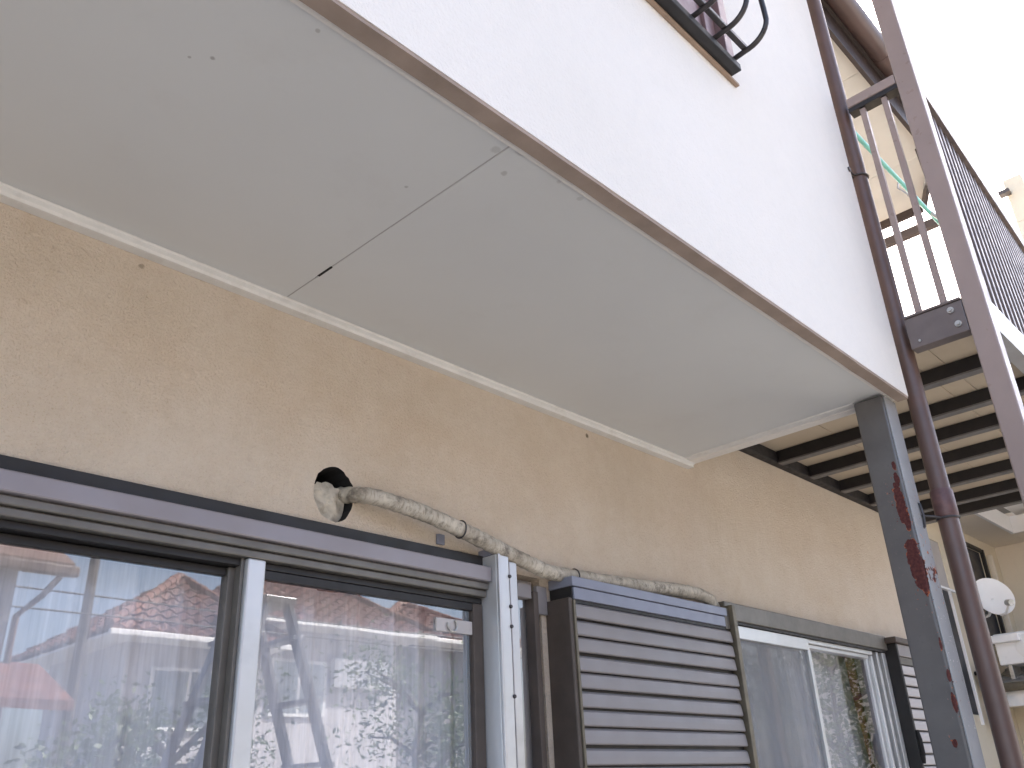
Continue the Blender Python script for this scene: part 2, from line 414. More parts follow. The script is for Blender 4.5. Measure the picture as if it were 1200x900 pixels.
# tan lower edge, slightly ragged
m = MB(); n_ = 160; prev = None
for i in range(n_+1):
    x = -4+6.998*i/n_; jz = .0014*noise.noise((x*9, 0, 0)); jy = .0014*noise.noise((x*7, 5, 0))
    ring = [(x, -.9055+jy, 2.846+jz), (x, -.8685+jy, 2.846+jz), (x, -.8685, 2.880), (x, -.9055+jy, 2.8553)]
    b = len(m.v); m.v += ring
    if i:
        for q in range(4): m.f.append((b-4+q, b-4+(q+1) % 4, b+(q+1) % 4, b+q))
    else: m.f.append((b, b+1, b+2, b+3))
m.f.append(tuple(range(len(m.v)-4, len(m.v))))
m.build('drip_edge', 'drip', house)
for a, b in ((-2.65, -.795), (-.790, 1.0615), (1.0655, 2.950)):
    o = box('soffit_board', a, b, -.867, -.004, 2.861, 2.869, 'soffit', house, .001)
box('joint_sealant', 1.0615, 1.0655, -.867, -.235, 2.8622, 2.866, 'sealant', house, 0)
box('joint_sealant', 1.0615, 1.0655, -.165, -.04, 2.8622, 2.866, 'sealant', house, 0)
box('joint_gap', 1.0600, 1.0670, -.234, -.178, 2.8605, 2.866, 'black', house, 0)
box('joint_sealant', -.795, -.790, -.867, -.04, 2.8622, 2.866, 'sealant', house, 0)
# cover moulding at the top of the wall
m = MB(); prof = [(0, 2.8605), (-.040, 2.8605), (-.040, 2.853), (-.030, 2.8475), (-.030, 2.838), (0, 2.838)]
m.prism([(-4, y, z) for y, z in prof], (6.995, 0, 0)); m.build('soffit_moulding', 'trim', house, .0012)
m = MB(); prof = [(2.951, 2.8605), (2.915, 2.8605), (2.918, 2.8565), (2.951, 2.8555)]
m.prism([(x, -.745, z) for x, z in prof], (0, .70, 0)); m.build('soffit_moulding', 'trim', house)

# eaves of the main roof and the roof itself
for a, b in ((3.005, 4.2), (4.203, 5.20)):
    box('eave_board', a, b, -.745, -.002, 5.302, 5.312, 'eave', house, .001)
m = MB(); m.prism([(5.203, -.002, 5.302), (5.74, -.002, 5.302), (5.74, -.50, 5.302), (5.203, -.745, 5.302)], (0, 0, .010)); m.build('eave_board', 'eave', house)
box('fascia_board', 3.005, 5.20, -.772, -.747, 5.245, 5.41, 'fascia', house, .003)
m = MB(); m.beam((5.205, -.765, 5.325), (5.745, -.51, 5.325), .025, .16); m.build('verge_board', 'fascia', house, .003)
box('verge_board', 5.742, 5.77, -.495, 1.2, 5.245, 5.41, 'fascia', house, .003)
m = MB()   # half-round gutter
pts = [( -.850+.06*math.cos(a), 5.425+.06*math.sin(a)) for a in [math.pi+math.pi*k/14 for k in range(15)]]
ptsi = [( -.850+.054*math.cos(a), 5.425+.054*math.sin(a)) for a in [2*math.pi-math.pi*k/14 for k in range(15)]]
m.prism([(3.02, y, z) for y, z in pts+ptsi], (1.62, 0, 0)); gt = m.build('gutter', 'gutter', house, 0, True)
m = MB(); pts2 = [( -.850+.063*math.cos(a), 5.425+.063*math.sin(a)) for a in [math.pi+math.pi*k/14 for k in range(15)]]
m.prism([(4.28, y, z) for y, z in pts2+ptsi], (.06, 0, 0)); m.build('gutter_joint', 'gutter', gt, 0, True)
m = MB()
m.prism([(3.0, -.765, 5.42), (3.0, 3.5, 7.2), (3.0, 7.9, 5.42), (3.0, 7.9, 5.34), (3.0, 3.5, 7.1), (3.0, -.765, 5.34)], (2.19, 0, 0))
m.prism([(5.19, -.45, 5.55), (5.19, 3.5, 7.2), (5.19, 7.9, 5.42), (5.19, 7.9, 5.34), (5.19, 3.5, 7.1), (5.19, -.45, 5.42)], (.58, 0, 0))
m.prism([(-4.5, -1.30, 5.40), (-4.5, 3.5, 7.4), (-4.5, 7.9, 5.42), (-4.5, 7.9, 5.31), (-4.5, 3.5, 7.3), (-4.5, -1.30, 5.31)], (7.49, 0, 0))
m.build('roof', 'tile2', house)
MB().prism([(3.0, -.766, 5.405), (3.0, -.90, 5.405), (4.62, -.90, 5.405), (5.15, -.79, 5.405), (5.15, -.766, 5.405)], (0, 0, .012)).build('roof_edge', 'fascia', house)
m = MB(); m.prism([(-4, .16, 5.301), (-4, 7.1, 5.301), (-4, 3.5, 7.0)], (.16, 0, 0)); m.build('gable_wall', 'beige', house); m = MB(); m.prism([(XE-.16, .16, 5.301), (XE-.16, 7.1, 5.301), (XE-.16, 3.5, 7.0)], (.16, 0, 0))
m.build('gable_wall', 'beige', house)
box('ceiling', -3.99, 2.94, -.84, 7, 5.18, 5.28, 'brown', house, 0)
box('ceiling', 2.945, XE-.17, .17, 7, 5.18, 5.28, 'brown', house, 0)

# ---- large sliding window on the left
def part(nm, *a, **k): return box(nm, *a, **k)
w1 = bpy.data.objects.new('window', None); COL.objects.link(w1); w1.parent = house
w1['label'] = 'wide aluminium sliding window with white curtains at left'
box('head_flashing', .19, 1.785, -.022, -.001, 2.250, 2.287, 'darkframe', w1, .002)
box('shutter_rail', .19, 1.772, -.060, -.001, 2.2055, 2.2480, 'band', w1, .004)
box('frame_head', .19, 1.772, -.046, .10, 2.1855, 2.2045, 'bronze', w1, .003)
box('frame_head', .19, 1.772, -.036, .10, 2.1665, 2.1845, 'bronze', w1, .003)
box('head_track', .19, 1.772, -.016, .10, 2.150, 2.1655, 'darkframe', w1, .002)
box('sill', .19, 2.04, -.06, .12, .38, .45, 'alu', w1, .003)
box('jamb', .17, .215, -.05, .12, .455, 2.165, 'alu', w1, .002)
# left sash and right sash
box('top_rail', .235, .994, .012, .034, 2.130, 2.148, 'darkframe', w1, .002)
box('stile', .995, 1.018, .0045, .036, .455, 2.149, 'bronze', w1, .002)
box('meeting_stile', 1.020, 1.066, -.034, .006, .455, 2.166, 'alu_pale', w1, .004)
box('meeting_stile', 1.0105, 1.0185, -.020, .004, .455, 2.166, 'bronze', w1, .001)
box('top_rail', 1.068, 1.735, -.016, .004, 2.128, 2.149, 'darkframe', w1, .002)
box('stile', 1.735, 1.772, -.018, .012, .455, 2.149, 'brown', w1, .002)
box('pane', .235, .994, .020, .025, .46, 2.1295, 'glass', w1, 0)
box('pane', 1.067, 1.734, -.008, -.003, .46, 2.127, 'glass', w1, 0)
o = box('latch_plate', 1.600, 1.733, -.016, -.010, 2.062, 2.098, 'slat_pale', w1, .002)
m = MB(); m.tube([Vector((1.655+.016*math.cos(a), -.02, 2.080+.016*math.sin(a))) for a in [R(-200+i*15) for i in range(18)]], .0035, 8); m.build('hook', 'zinc', w1, 0, True)
# tall perforated aluminium jamb at the right with narrow side light
jm = bpy.data.objects.new('shutter_track', None); COL.objects.link(jm); jm.parent = house
jm['label'] = 'upright silver aluminium track with screws beside the left window'
box('flange', 1.774, 1.826, -.076, -.002, .40, 2.283, 'alu_pale', jm, .003)
box('lip', 1.7745, 1.784, -.0845, -.0765, .40, 2.283, 'alu', jm, .002)
box('web', 1.828, 1.838, -.054, -.002, .40, 2.278, 'bronze', jm, .001)
box('flange', 1.840, 1.872, -.064, -.002, .40, 2.274, 'alu', jm, .003)
for z in (2.225, 2.14, 2.085, 1.9, 1.7):
    m = MB(); m.tube([(1.834-.0085, -.0765, z), (1.834-.0085, -.081, z)], [.0058, .0045], 12); m.build('screw', 'wire', jm, 0, True)
box('clip', 1.776, 1.818, -.05, -.002, 2.284, 2.305, 'bluestrip', jm, .002)
box('side_pane', 1.873, 1.988, .006, .010, .46, 2.19, 'glass', jm, 0)
box('side_post', 1.990, 2.012, -.018, .02, .40, 2.215, 'brown', jm, .003)
box('side_rail', 1.873, 1.988, -.012, .02, 2.192, 2.235, 'slat', jm, .002)
box('side_blind', 1.874, 2.036, .030, .034, .46, 2.255, 'slat_pale', jm, 0)
box('side_rail', 2.013, 2.058, -.012, .004, 2.15, 2.235, 'slat', jm, .002)

# ---- shutter box between the windows
bx = bpy.data.objects.new('shutter_box', None); COL.objects.link(bx); bx.parent = house
bx['label'] = 'mauve grey louvred shutter box between the two windows'
box('side_panel', 2.060, 2.076, -.096, -.001, .40, 2.192, 'brown', bx, .003)
box('edge_strip', 2.0765, 2.086, -.101, -.086, .40, 2.186, 'olive', bx, .0015)
box('back_panel', 2.0765, 2.985, -.080, -.070, .40, 2.20, 'darkframe', bx, 0)
box('top_strip', 2.078, 2.968, -.100, -.002, 2.2285, 2.258, 'bluestrip', bx, .002)
box('top_strip', 2.088, 2.955, -.096, -.002, 2.190, 2.2265, 'bluestrip', bx, .002)
box('top_core', 2.082, 2.96, -.090, -.003, 2.180, 2.235, 'darkframe', bx, 0)
box('end_block', 2.9575, 2.990, -.094, -.003, 2.183, 2.262, 'bronze', bx, .002)
box('edge_trim', 2.9905, 3.014, -.112, -.002, .40, 2.272, 'olive', bx, .002)
box('edge_trim', 3.0145, 3.030, -.104, -.002, .40, 2.268, 'bronze', bx, .002)
def slat_mesh(x0, x1, yf, h, mat):
    m = MB(); prof = [(yf+.011, h), (yf+.003, h*.86), (yf, h*.5), (yf-.002, h*.08), (yf+.002, 0), (yf+.016, .002), (yf+.018, h)]
    m.prism([(x0, y, z) for y, z in prof], (x1-x0, 0, 0)); return m.mesh('slat', mat)
me = slat_mesh(2.087, 2.984, -.098, .0455, 'slat'); z = 2.1335
sr = random.Random(3)
for i in range(34):
    o = bpy.data.objects.new('slat', me); COL.objects.link(o); o.parent = bx; o.location = (0, sr.uniform(-.0012, .0012), z-.0508*i)
    o.rotation_euler = (0, sr.uniform(-.0011, .0011), 0); bev(o, .0012, 1)
# ---- second window
w2 = bpy.data.objects.new('window', None); COL.objects.link(w2); w2.parent = house
w2['label'] = 'sliding window with insect screen between the shutter boxes'
box('head_frame', 3.032, 4.538, -.058, .10, 2.232, 2.300, 'bronze', w2, .004)
box('head_frame', 3.032, 4.538, -.050, .10, 2.222, 2.2315, 'darkframe', w2, .001)
box('screen_top_rail', 3.034, 3.722, -.040, -.012, 2.172, 2.2205, 'alu_pale', w2, .002)
box('screen_stile', 3.700, 3.726, -.042, -.012, .45, 2.1715, 'alu_pale', w2, .002)
box('insect_screen', 3.034, 3.6995, -.028, -.026, .46, 2.1715, 'screen', w2, 0)
box('head_rail', 3.727, 4.396, -.034, .02, 2.204, 2.2215, 'alu_pale', w2, .002)
box('head_rail', 3.727, 4.370, -.022, .02, 2.186, 2.2025, 'alu', w2, .002)
box('pane', 3.06, 4.371, -.003, .001, .46, 2.20, 'glass', w2, 0)
box('stile', 4.372, 4.396, -.008, .05, .45, 2.203, 'alu', w2, .002)
box('jamb_strip', 4.398, 4.416, -.024, .05, .45, 2.203, 'alu_pale', w2, .002)
box('jamb_strip', 4.418, 4.442, -.010, .05, .45, 2.2215, 'wire', w2, .002)
box('jamb_strip', 4.444, 4.466, -.034, .05, .45, 2.2215, 'alu_pale', w2, .002)
box('jamb_strip', 4.468, 4.496, -.014, .05, .45, 2.2215, 'bronze', w2, .002)
box('jamb_strip', 4.498, 4.538, -.040, .05, .45, 2.2215, 'alu_pale', w2, .002)
box('sill', 3.06, 4.59, -.06, .12, .38, .445, 'alu', w2, .003)
# ---- second shutter box
b2 = bpy.data.objects.new('shutter_box', None); COL.objects.link(b2); b2.parent = house
b2['label'] = 'pale louvred shutter box half hidden by the steel post'
box('side_panel', 4.542, 4.562, -.100, -.001, .40, 2.262, 'darkframe', b2, .003)
box('cap', 4.520, 5.16, -.114, -.001, 2.264, 2.292, 'brown', b2, .004)
box('top_board', 4.563, 5.13, -.096, -.003, 2.205, 2.262, 'slat', b2, .002)
box('top_board', 4.563, 5.13, -.088, -.003, 2.168, 2.2035, 'bronze', b2, .002)
box('back_panel', 4.563, 5.13, -.076, -.066, .40, 2.167, 'darkframe', b2, 0)
box('edge_trim', 5.131, 5.16, -.10, -.002, .40, 2.262, 'olive', b2, .002)
me = slat_mesh(4.564, 5.13, -.094, .0455, 'slat_pale')
for i in range(34):
    o = bpy.data.objects.new('slat', me); COL.objects.link(o); o.parent = b2; o.location = (0, sr.uniform(-.001, .001), 2.118-.0508*i); bev(o, .0012, 1)
o = MB().tube([(4.556, -.102, 1.72), (4.548, -.112, 1.76), (4.548, -.112, 1.82), (4.556, -.102, 1.86)], .011, 8).build('pull_handle', 'black', b2, 0, True)

# ---- upper window
w3 = bpy.data.objects.new('window', None); COL.objects.link(w3); w3.parent = house
w3['label'] = 'red brown framed upstairs window'
box('flashing', 0.52, 2.082, -.9215, -.9075, 3.652, 3.662, 'silltan', w3, .002)
box('sill', .52, 2.040, -.955, -.9075, 3.663, 3.690, 'darkframe', w3, .003)
box('sill', .52, 2.046, -.938, -.85, 3.691, 3.709, 'guard', w3, .003)
box('jamb', 2.018, 2.066, -.930, -.852, 3.710, 5.0, 'sillred', w3, .003)
box('frame_bottom', .56, 2.016, -.912, -.86, 3.710, 3.745, 'guard', w3, .002)
box('stile', 1.955, 2.014, -.905, -.87, 3.746, 5.0, 'sillred', w3, .002)
box('stile', 1.30, 1.35, -.905, -.87, 3.746, 5.0, 'sillred', w3, .002)
box('shutter_panel', 1.80, 1.953, -.893, -.886, 3.746, 5.0, 'sillred', w3, 0)
box('stile', 1.77, 1.80, -.900, -.87, 3.746, 5.0, 'guard', w3, .002)
box('pane', .6, 1.77, -.888, -.884, 3.746, 5.0, 'glass2', w3, 0)

# ------------------------------------------------------------ upstairs window guard
gd = thing('window_guard', 'black curved-bar metal guard in front of the upstairs window', 'window guard', (1.3, -.93, 3.71))
for i in range(12):
    x = 2.030-.118*i
    p = []
    for t in range(25):
        u = t/24
        if u < .28: q = (-.915-.075*u/.28, 3.712+.006*u/.28)
        elif u < .6:
            a = (u-.28)/.32*math.pi/2*.96
            q = (-.990-.078*math.sin(a), 3.718+.078*(1-math.cos(a)))
        else: q = (-1.068+.02*(u-.6)/.4, 3.79+.62*(u-.6)/.4)
        p.append((x, *q))
    MB().tube(p, .0085, 10).build('bar', 'guard', gd, 0, True)
box('lower_rail', .72, 2.036, -.992, -.974, 3.7195, 3.737, 'guard', gd, .003)
box('base_rail', .72, 2.045, -.925, -.905, 3.7095, 3.730, 'guard', gd, .003)
box('top_rail', .72, 2.036, -1.06, -1.035, 4.405, 4.43, 'guard', gd, .003)

# ------------------------------------------------------------ curtains
def curtain(x0, x1, y, z0, z1, label, seed, mat='curtain', amp=.030, edge=None, nm='curtain', group=None):
    r = random.Random(seed); nx = int((x1-x0)/.006); nz = 26; ph = [r.uniform(0, 6.28) for _ in range(6)]
    me = bpy.data.meshes.new(nm); vs = []; fs = []
    for j in range(nz+1):
        z = z0+(z1-z0)*j/nz
        for i in range(nx+1):
            u = i/nx; x = x0+(x1-x0)*u
            if edge: x = x1-(x1-x0)*(1-u)*edge(z)
            sway = .010*math.sin(z*2.3+ph[0])
            f = math.sin((x+sway)*2*math.pi/.115+ph[1]+1.2*math.sin(x*7+ph[2]))*.7+math.sin((x+sway*2)*2*math.pi/.047+ph[3])*.22+math.sin(x*2*math.pi/.31+ph[4])*.5
            fl = 1-.35*(j/nz)
            vs.append((x-x0, f*amp*fl, z-z0))
    for j in range(nz):
        for i in range(nx): a = j*(nx+1)+i; fs.append((a, a+1, a+nx+2, a+nx+1))
    me.from_pydata(vs, [], fs); me.materials.append(MT[mat])
    for p in me.polygons: p.use_smooth = True
    o = bpy.data.objects.new(nm, me); COL.objects.link(o); o.location = (x0, y, z0)
    return tag(o, label, 'curtain', group)
curtain(.12, 1.075, .105, .47, 2.30, 'sheer white curtain behind the left pane of the wide window', 1)
curtain(1.06, 1.84, .080, .47, 2.30, 'sheer white curtain behind the right pane beside the silver track', 2)
curtain(3.06, 3.88, .10, .47, 2.30, 'greyish white curtain behind the insect screen', 4)
curtain(3.885, 4.38, .10, .47, 2.30, 'white curtain behind the far right window pane', 5)
curtain(4.25, 4.53, .055, .47, 2.28, 'dark red brown drape at the right edge of the far window', 6, 'drape', .012, lambda z: .82+.12*math.sin(z*3.1+.4), 'drape')

# ------------------------------------------------------------ wrapped pipe out of the wall hole
def catmull(P, n):
    P = [Vector(p) for p in P]; P = [2*P[0]-P[1]]+P+[2*P[-1]-P[-2]]; out = []
    for i in range(1, len(P)-2):
        for k in range(n):
            t = k/n; a, b, c, d = P[i-1:i+3]
            out.append(.5*((2*b)+(c-a)*t+(2*a-5*b+4*c-d)*t*t+(3*b-a-3*c+d)*t**3))
    out.append(P[-2]); return out
pp = thing('wrapped_pipe', 'grimy tape-wrapped pipe running from a wall hole along the shutter box', 'pipe', (1.3, 0, 2.37))
path = [(1.316, .10, 2.392), (1.318, .03, 2.390), (1.336, -.044, 2.373), (1.434, -.062, 2.364), (1.585, -.065, 2.345), (1.753, -.062, 2.315), (1.936, -.058, 2.281), (2.056, -.052, 2.270),
        (2.279, -.042, 2.282), (2.515, -.040, 2.293), (2.788, -.036, 2.311), (2.90, -.036, 2.311), (2.968, -.036, 2.296), (2.995, -.036, 2.255)]
cp = catmull(path, 26); acc = [0]
for i in range(1, len(cp)): acc.append(acc[-1]+(cp[i]-cp[i-1]).length)
def prad(i, a, p):
    s = acc[i]; base = .0205+.0012*min(1, max(0, (s-.15)/1.5))
    w_ = ((s+.004*math.sin(a))/.031) % 1
    return base+.0022*w_+.0026*noise.noise((s*14, math.cos(a)*1.3, math.sin(a)*1.3))+.0016*noise.noise((s*60, math.cos(a)*3, math.sin(a)*3))
MB().tube(cp, .026, 20, True, prad).build('insulation', 'tape', pp, 0, True)
# putty lump that fills the lower part of the hole
m = MB(); nr, ns = 14, 36
for i in range(nr+1):
    for k in range(ns):
        a = 2*math.pi*k/ns; rr = i/nr
        lim = .060 if not (R(10) < a < R(150)) else .058+.012*noise.noise((a*5, 2, 0))
        x = 1.258+lim*rr*math.cos(a); z = 2.355+lim*rr*math.sin(a)
        y = .016+.012*rr+.010*noise.noise((x*34, z*34, 1))+.005*noise.noise((x*110, z*110, 4))
        m.v.append((x, y, z))
for i in range(nr):
    for k in range(ns): k2 = (k+1) % ns; m.f.append((i*ns+k, i*ns+k2, (i+1)*ns+k2, (i+1)*ns+k))
m.build('putty', 'putty', pp, 0, True)
for s0 in (.47, .98):
    i = min(range(len(acc)), key=lambda q: abs(acc[q]-s0)); p = cp[i]
    MB().tube([p+(Vector((0, math.cos(a), math.sin(a)))*.0242) for a in [R(20+10*k) for k in range(33)]], .0022, 6).build('tie_wire', 'wire', pp, 0, True)
sd_ = box('pipe_saddle', 1.612, 1.640, -.010, -.0005, 2.300, 2.330, 'bluestrip', pp, .003)

# ------------------------------------------------------------ steel post under the overhang
cl = thing('steel_post', 'grey square steel post with flaking paint and red rust patches', 'post', (2.9625, -.800, 0))
MB().box(2.905, 3.018, -.851, -.749, 0.012, 2.8525).build('shaft', 'rust', cl, .007).modifiers[-1].segments = 4
o = MB().box(2.9125, 3.0105, -.8555, -.8513, .013, 2.850).build('added_skylit_plate', 'rustlit', cl, .0012); o['label'] = 'thin plate added on the front of the post in paler grey with painted-in sky light'  # thin added plate; its paler grey imitates sky light on the front
box('base_plate', 2.86, 3.065, -.90, -.70, .0, .012, 'rust', cl, .002)

# ------------------------------------------------------------ rain downpipe
dp = thing('downpipe', 'dark maroon round rain downpipe fixed at the corner of the upper room', 'downpipe', (3.085, -.905, 0))
PX, PY = 3.085, -.907
MB().tube([(PX, PY, 0), (PX, PY, 2.47)], .0330, 28).build('lower_pipe', 'pvc', dp, 0, True)
MB().tube([(PX, PY, 2.455), (PX, PY, 5.02), (PX, PY+.005, 5.10), (PX+.005, PY+.05, 5.2), (PX+.01, -.850, 5.37)], .0318, 28).build('upper_pipe', 'pvc', dp, 0, True)
MB().tube([(PX, PY, 2.436), (PX, PY, 2.442), (PX, PY, 2.525), (PX, PY, 2.532)], [.0345, .0368, .0368, .0330], 28).build('coupling', 'pvc2', dp, 0, True)
def ring(z, arm):
    m = MB(); m.tube([(PX+.0348*math.cos(a), PY+.0348*math.sin(a), z) for a in [2*math.pi*k/28 for k in range(29)]], .004, 8, False)
    m.tube(arm, .004, 8); o = m.build('bracket', 'wire', dp, 0, True); return o
o = ring(3.84, [(PX-.034, PY+.005, 3.84), (PX-.075, PY+.004, 3.838), (PX-.085, PY+.002, 3.836), (PX-.10, PY+.0, 3.832)])
MB().tube([(PX-.100, -.9072, 3.832), (PX-.100, -.913, 3.832)], .011, 10).build('bracket_foot', 'wire', dp, 0, True)
o = ring(2.432, [(PX-.034, PY+.01, 2.432), (PX-.07, PY+.022, 2.432), (PX-.095, PY+.050, 2.436)])
MB().tube([(PX-.098, -.853, 2.395), (PX-.097, -.860, 2.40), (PX-.096, -.863, 2.436), (PX-.096, -.860, 2.475), (PX-.096, -.853, 2.48)], .0042, 8).build('bracket_foot', 'wire', dp, 0, True)
ring(.9, [(PX-.034, PY+.01, .9), (PX-.07, PY+.022, .9), (PX-.095, PY+.050, .904)])

# ------------------------------------------------------------ balcony
bal = thing('balcony', 'brown metal balcony with slatted railing on joists beside the upper room', 'balcony', (3.03, -1.15, 0))
BX0, BX1, BY = 3.022, 5.475, -1.222
def hy(x): return -1.217+.0376*(x-3.06)     # the handrail runs slightly inward
pm = MB().box(BX0, BX0+.072, BY, BY+.072, 0, 5.2)
post = pm.build('post', 'post', bal, .005)
MB().box(BX1-.07, BX1, BY+.09, BY+.16, 0, 4.09).build('post', 'post', bal, .005)
box('fascia_beam', BX0+.004, BX0+.056, BY+.0735, -.950, 3.030, 3.150, 'beam', bal, .003)
box('fascia_lip', BX0-.002, BX0+.058, BY+.074, -.950, 3.151, 3.160, 'beam', bal, .002)
box('front_beam', BX0+.0735, BX1-.07, BY+.004, BY+.058, 3.030, 3.150, 'alu', bal, .003)['label'] = 'pale front edge beam of the balcony'
box('ledger', BX0+.058, BX1-.05, -.040, -.001, 3.032, 3.090, 'joist', bal, .003)
for z, y in ((3.122, -1.108), (3.064, -1.120)):
    m = MB(); m.tube([(BX0+.0035, y, z), (BX0-.003, y, z)], .0115, 14); m.tube([(BX0-.003, y, z), (BX0-.011, y, z)], .0075, 6); m.build('bolt', 'zinc', bal, 0, True)
m = MB(); m.tube([(BX0+.0035, -.985, 3.052), (BX0-.002, -.985, 3.052)], .0042, 10); m.build('screw', 'zinc', bal, 0, True)
for x in (3.425, 3.785, 4.105, 4.455, 4.82, 5.185, 5.455):
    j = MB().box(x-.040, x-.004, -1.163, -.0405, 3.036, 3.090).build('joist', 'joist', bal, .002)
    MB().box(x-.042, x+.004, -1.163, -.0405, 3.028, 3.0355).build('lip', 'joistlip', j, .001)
ys = [-.003, -.33, -.60, -.865, -1.163]
for k in range(4):
    MB().box(BX0+(.0575 if k != 3 else .11), BX1-.005, ys[k+1]+.0016 if k != 3 else -.953, ys[k]-.0016, 3.091, 3.113).build('deck_board', 'deck', bal, .0015)
MB().box(BX0+.0575, BX1-.005, -1.163, -.9555, 3.091, 3.113).build('deck_board', 'deck', bal, .0015)
# end railing
box('top_rail', BX0+.002, BX0+.060, BY+.0735, -.950, 4.140, 4.185, 'post', bal, .004)
box('top_rail_channel', BX0+.006, BX0+.056, BY+.0735, -.950, 4.118, 4.1395, 'joist', bal, .002)
b0 = MB().box(BX0+.016, BX0+.038, -1.011, -.989, 3.1605, 4.1175).build('baluster', 'post', bal, .002)
for y in (-1.088,): piece(b0, 0, y+1.0, 0)
# front railing
prev = None
xs = [BX0+.075+.078*i for i in range(32)]
m = MB(); 
pts = [(BX0+.0735+(BX1-.072-BX0-.0735)*i/12) for i in range(13)]
for i in range(12): m.beam((pts[i], hy(pts[i])+.028, 4.118), (pts[i+1], hy(pts[i+1])+.028, 4.118), .056, .036)
m.build('handrail', 'beam', bal)
for i, x in enumerate(xs):
    if x > BX1-.08: break
    MB().beam((x+.03, hy(x+.03)+.028, 4.099), (x+.03, BY+.031, 3.1505), .025, .022, (0, 1, 0)).build('baluster', 'beam', bal, .002)
# far end
box('cross_beam', BX1-.055, BX1-.010, -.64, -.02, 4.905, 4.965, 'beam', bal, .003)
box('top_rail', BX1-.058, BX1-.005, BY+.165, -.30, 4.118, 4.165, 'post', bal, .004)
b1 = MB().box(BX1-.04, BX1-.018, -1.011, -.989, 3.1135, 4.1175).build('baluster', 'post', bal, .002)

# ------------------------------------------------------------ laundry pole
lp = thing('laundry_pole', 'thin teal laundry pole hanging under the eave above the balcony', 'laundry pole', (4.1, -.78, 4.45))
MB().tube([(3.28, -.775, 4.49), (5.25, -.770, 4.56)], .0115, 12).build('pole', 'teal', lp, 0, True)
for x in (3.32, 5.12):
    m = MB(); m.tube([(x, -.70, 5.30), (x, -.715, 4.9), (x, -.745, 4.52)], .008, 8); m.tube([(x, -.775+.03*math.cos(a), 4.522+.03*math.sin(a)) for a in [R(-180+18*k) for k in range(16)]], .005, 8)
    m.build('hanger', 'beam', lp, 0, True)
dr = thing('drying_hanger', 'small grey drying hanger arm dangling in the balcony opening', 'hanger', (4.6, -.7, 4.4))
MB().tube([(4.62, -.70, 4.68), (4.66, -.77, 4.55), (4.70, -.84, 4.43)], .010, 8).build('arm', 'zinc', dr, 0, True)
MB().tube([(4.62, -.70, 4.68), (4.60, -.66, 4.74), (4.60, -.68, 4.80)], .005, 8).build('hook', 'zinc', dr, 0, True)

# ------------------------------------------------------------ house next door
nb = thing('neighbour_house', 'cream two-wing house next door seen behind the downpipe', 'house', (10, 2, 0))
nb_wall = wall_grid(7.4, 12.0, 0, 4.6, 1.23, 1.4, [(10.15, 11.32, 2.95, 4.045), (8.6, 9.93, 2.2, 3.94)], 'rear_wall', 'cream', nb)
box('wing_wall', 12.001, 12.2, -4, 1.40, 0, 4.6, 'creamp', nb, 0)
box('side_wall', 7.2, 7.398, 1.23, 8, 0, 4.6, 'cream', nb, 0)
box('eave_soffit', 7.1, 11.999, .86, 1.228, 4.215, 4.24, 'creamp', nb, .002)
box('eave_soffit', 11.40, 11.999, -4.2, .858, 4.215, 4.24, 'creamp', nb, .002)
box('eave_fascia', 7.1, 11.36, .82, .858, 4.20, 4.40, 'nwhite', nb, .004)
box('eave_fascia', 11.362, 11.398, -4.2, .858, 4.20, 4.40, 'nwhite', nb, .004)
o = box('upper_slab', 8.6, 13.5, -1.5, .80, 4.46, 4.62, 'nwhite', nb, .004)
box('slab_vent', 10.42, 10.56, .50, .60, 4.452, 4.459, 'wire', nb, .001)
box('upper_wall', 12.3, 14.5, -1.2, -.1, 4.621, 8.55, 'cream', nb, 0)
box('parapet', 12.3, 13.8, -.335, -.1, 8.552, 9.27, 'cream', nb, .01)
box('parapet_stub', 12.18, 12.299, -.16, -.02, 9.0, 9.06, 'brown', nb, .004)
box('rear_roof', 7.0, 12.4, .90, 9, 4.63, 4.75, 'nroof', nb, 0)
nw = bpy.data.objects.new('window', None); COL.objects.link(nw); nw.parent = nb; nw.location = (0, 0, 0)
box('frame', 10.10, 10.148, 1.19, 1.27, 2.92, 4.08, 'darkframe', nw, .004)
box('frame', 11.322, 11.37, 1.19, 1.27, 2.92, 4.08, 'darkframe', nw, .004)
box('frame', 10.149, 11.321, 1.20, 1.27, 4.046, 4.09, 'darkframe', nw, .004)
box('frame', 10.70, 10.76, 1.222, 1.237, 2.96, 4.04, 'darkframe', nw, .004)
box('pane', 10.15, 11.32, 1.238, 1.25, 2.951, 4.044, 'ndark', nw, 0)
nw2 = bpy.data.objects.new('window', None); COL.objects.link(nw2); nw2.parent = nb
box('shutter', 8.602, 9.928, 1.236, 1.25, 3.41, 3.938, 'slat_pale', nw2, 0)
box('pane', 8.602, 9.928, 1.238, 1.25, 2.2, 3.41, 'ndark', nw2, 0)
lr = box('grille_rail', 8.55, 9.98, 1.16, 1.185, 3.385, 3.41, 'nwhite', nw2, .003)
gb = MB().box(9.95, 9.975, 1.160, 1.184, 2.1, 3.384).build('grille_bar', 'nwhite', nw2)
for i in range(1, 6): piece(gb, -.27*i, 0, 0)
box('room_back', 7.5, 11.9, 2.2, 2.25, 0, 4.5, 'black', nb, 0)
for k in range(8):      # lean-to roof of overlapping courses
    t0, t1 = k/8, (k+1)/8
    xa, xb = 11.99-1.48*t0, 11.99-1.48*t1-.02; z0, z1 = 2.98-.46*t0, 2.98-.46*t1
    pr = MB(); pr.prism([(xa, 1.222, z0), (xb, 1.222, z1+.012), (xb, 1.222, z1-.025), (xa, 1.222, z0-.035)], (0, -3.2, 0)); pr.build('roof_course', 'nroof', nb)
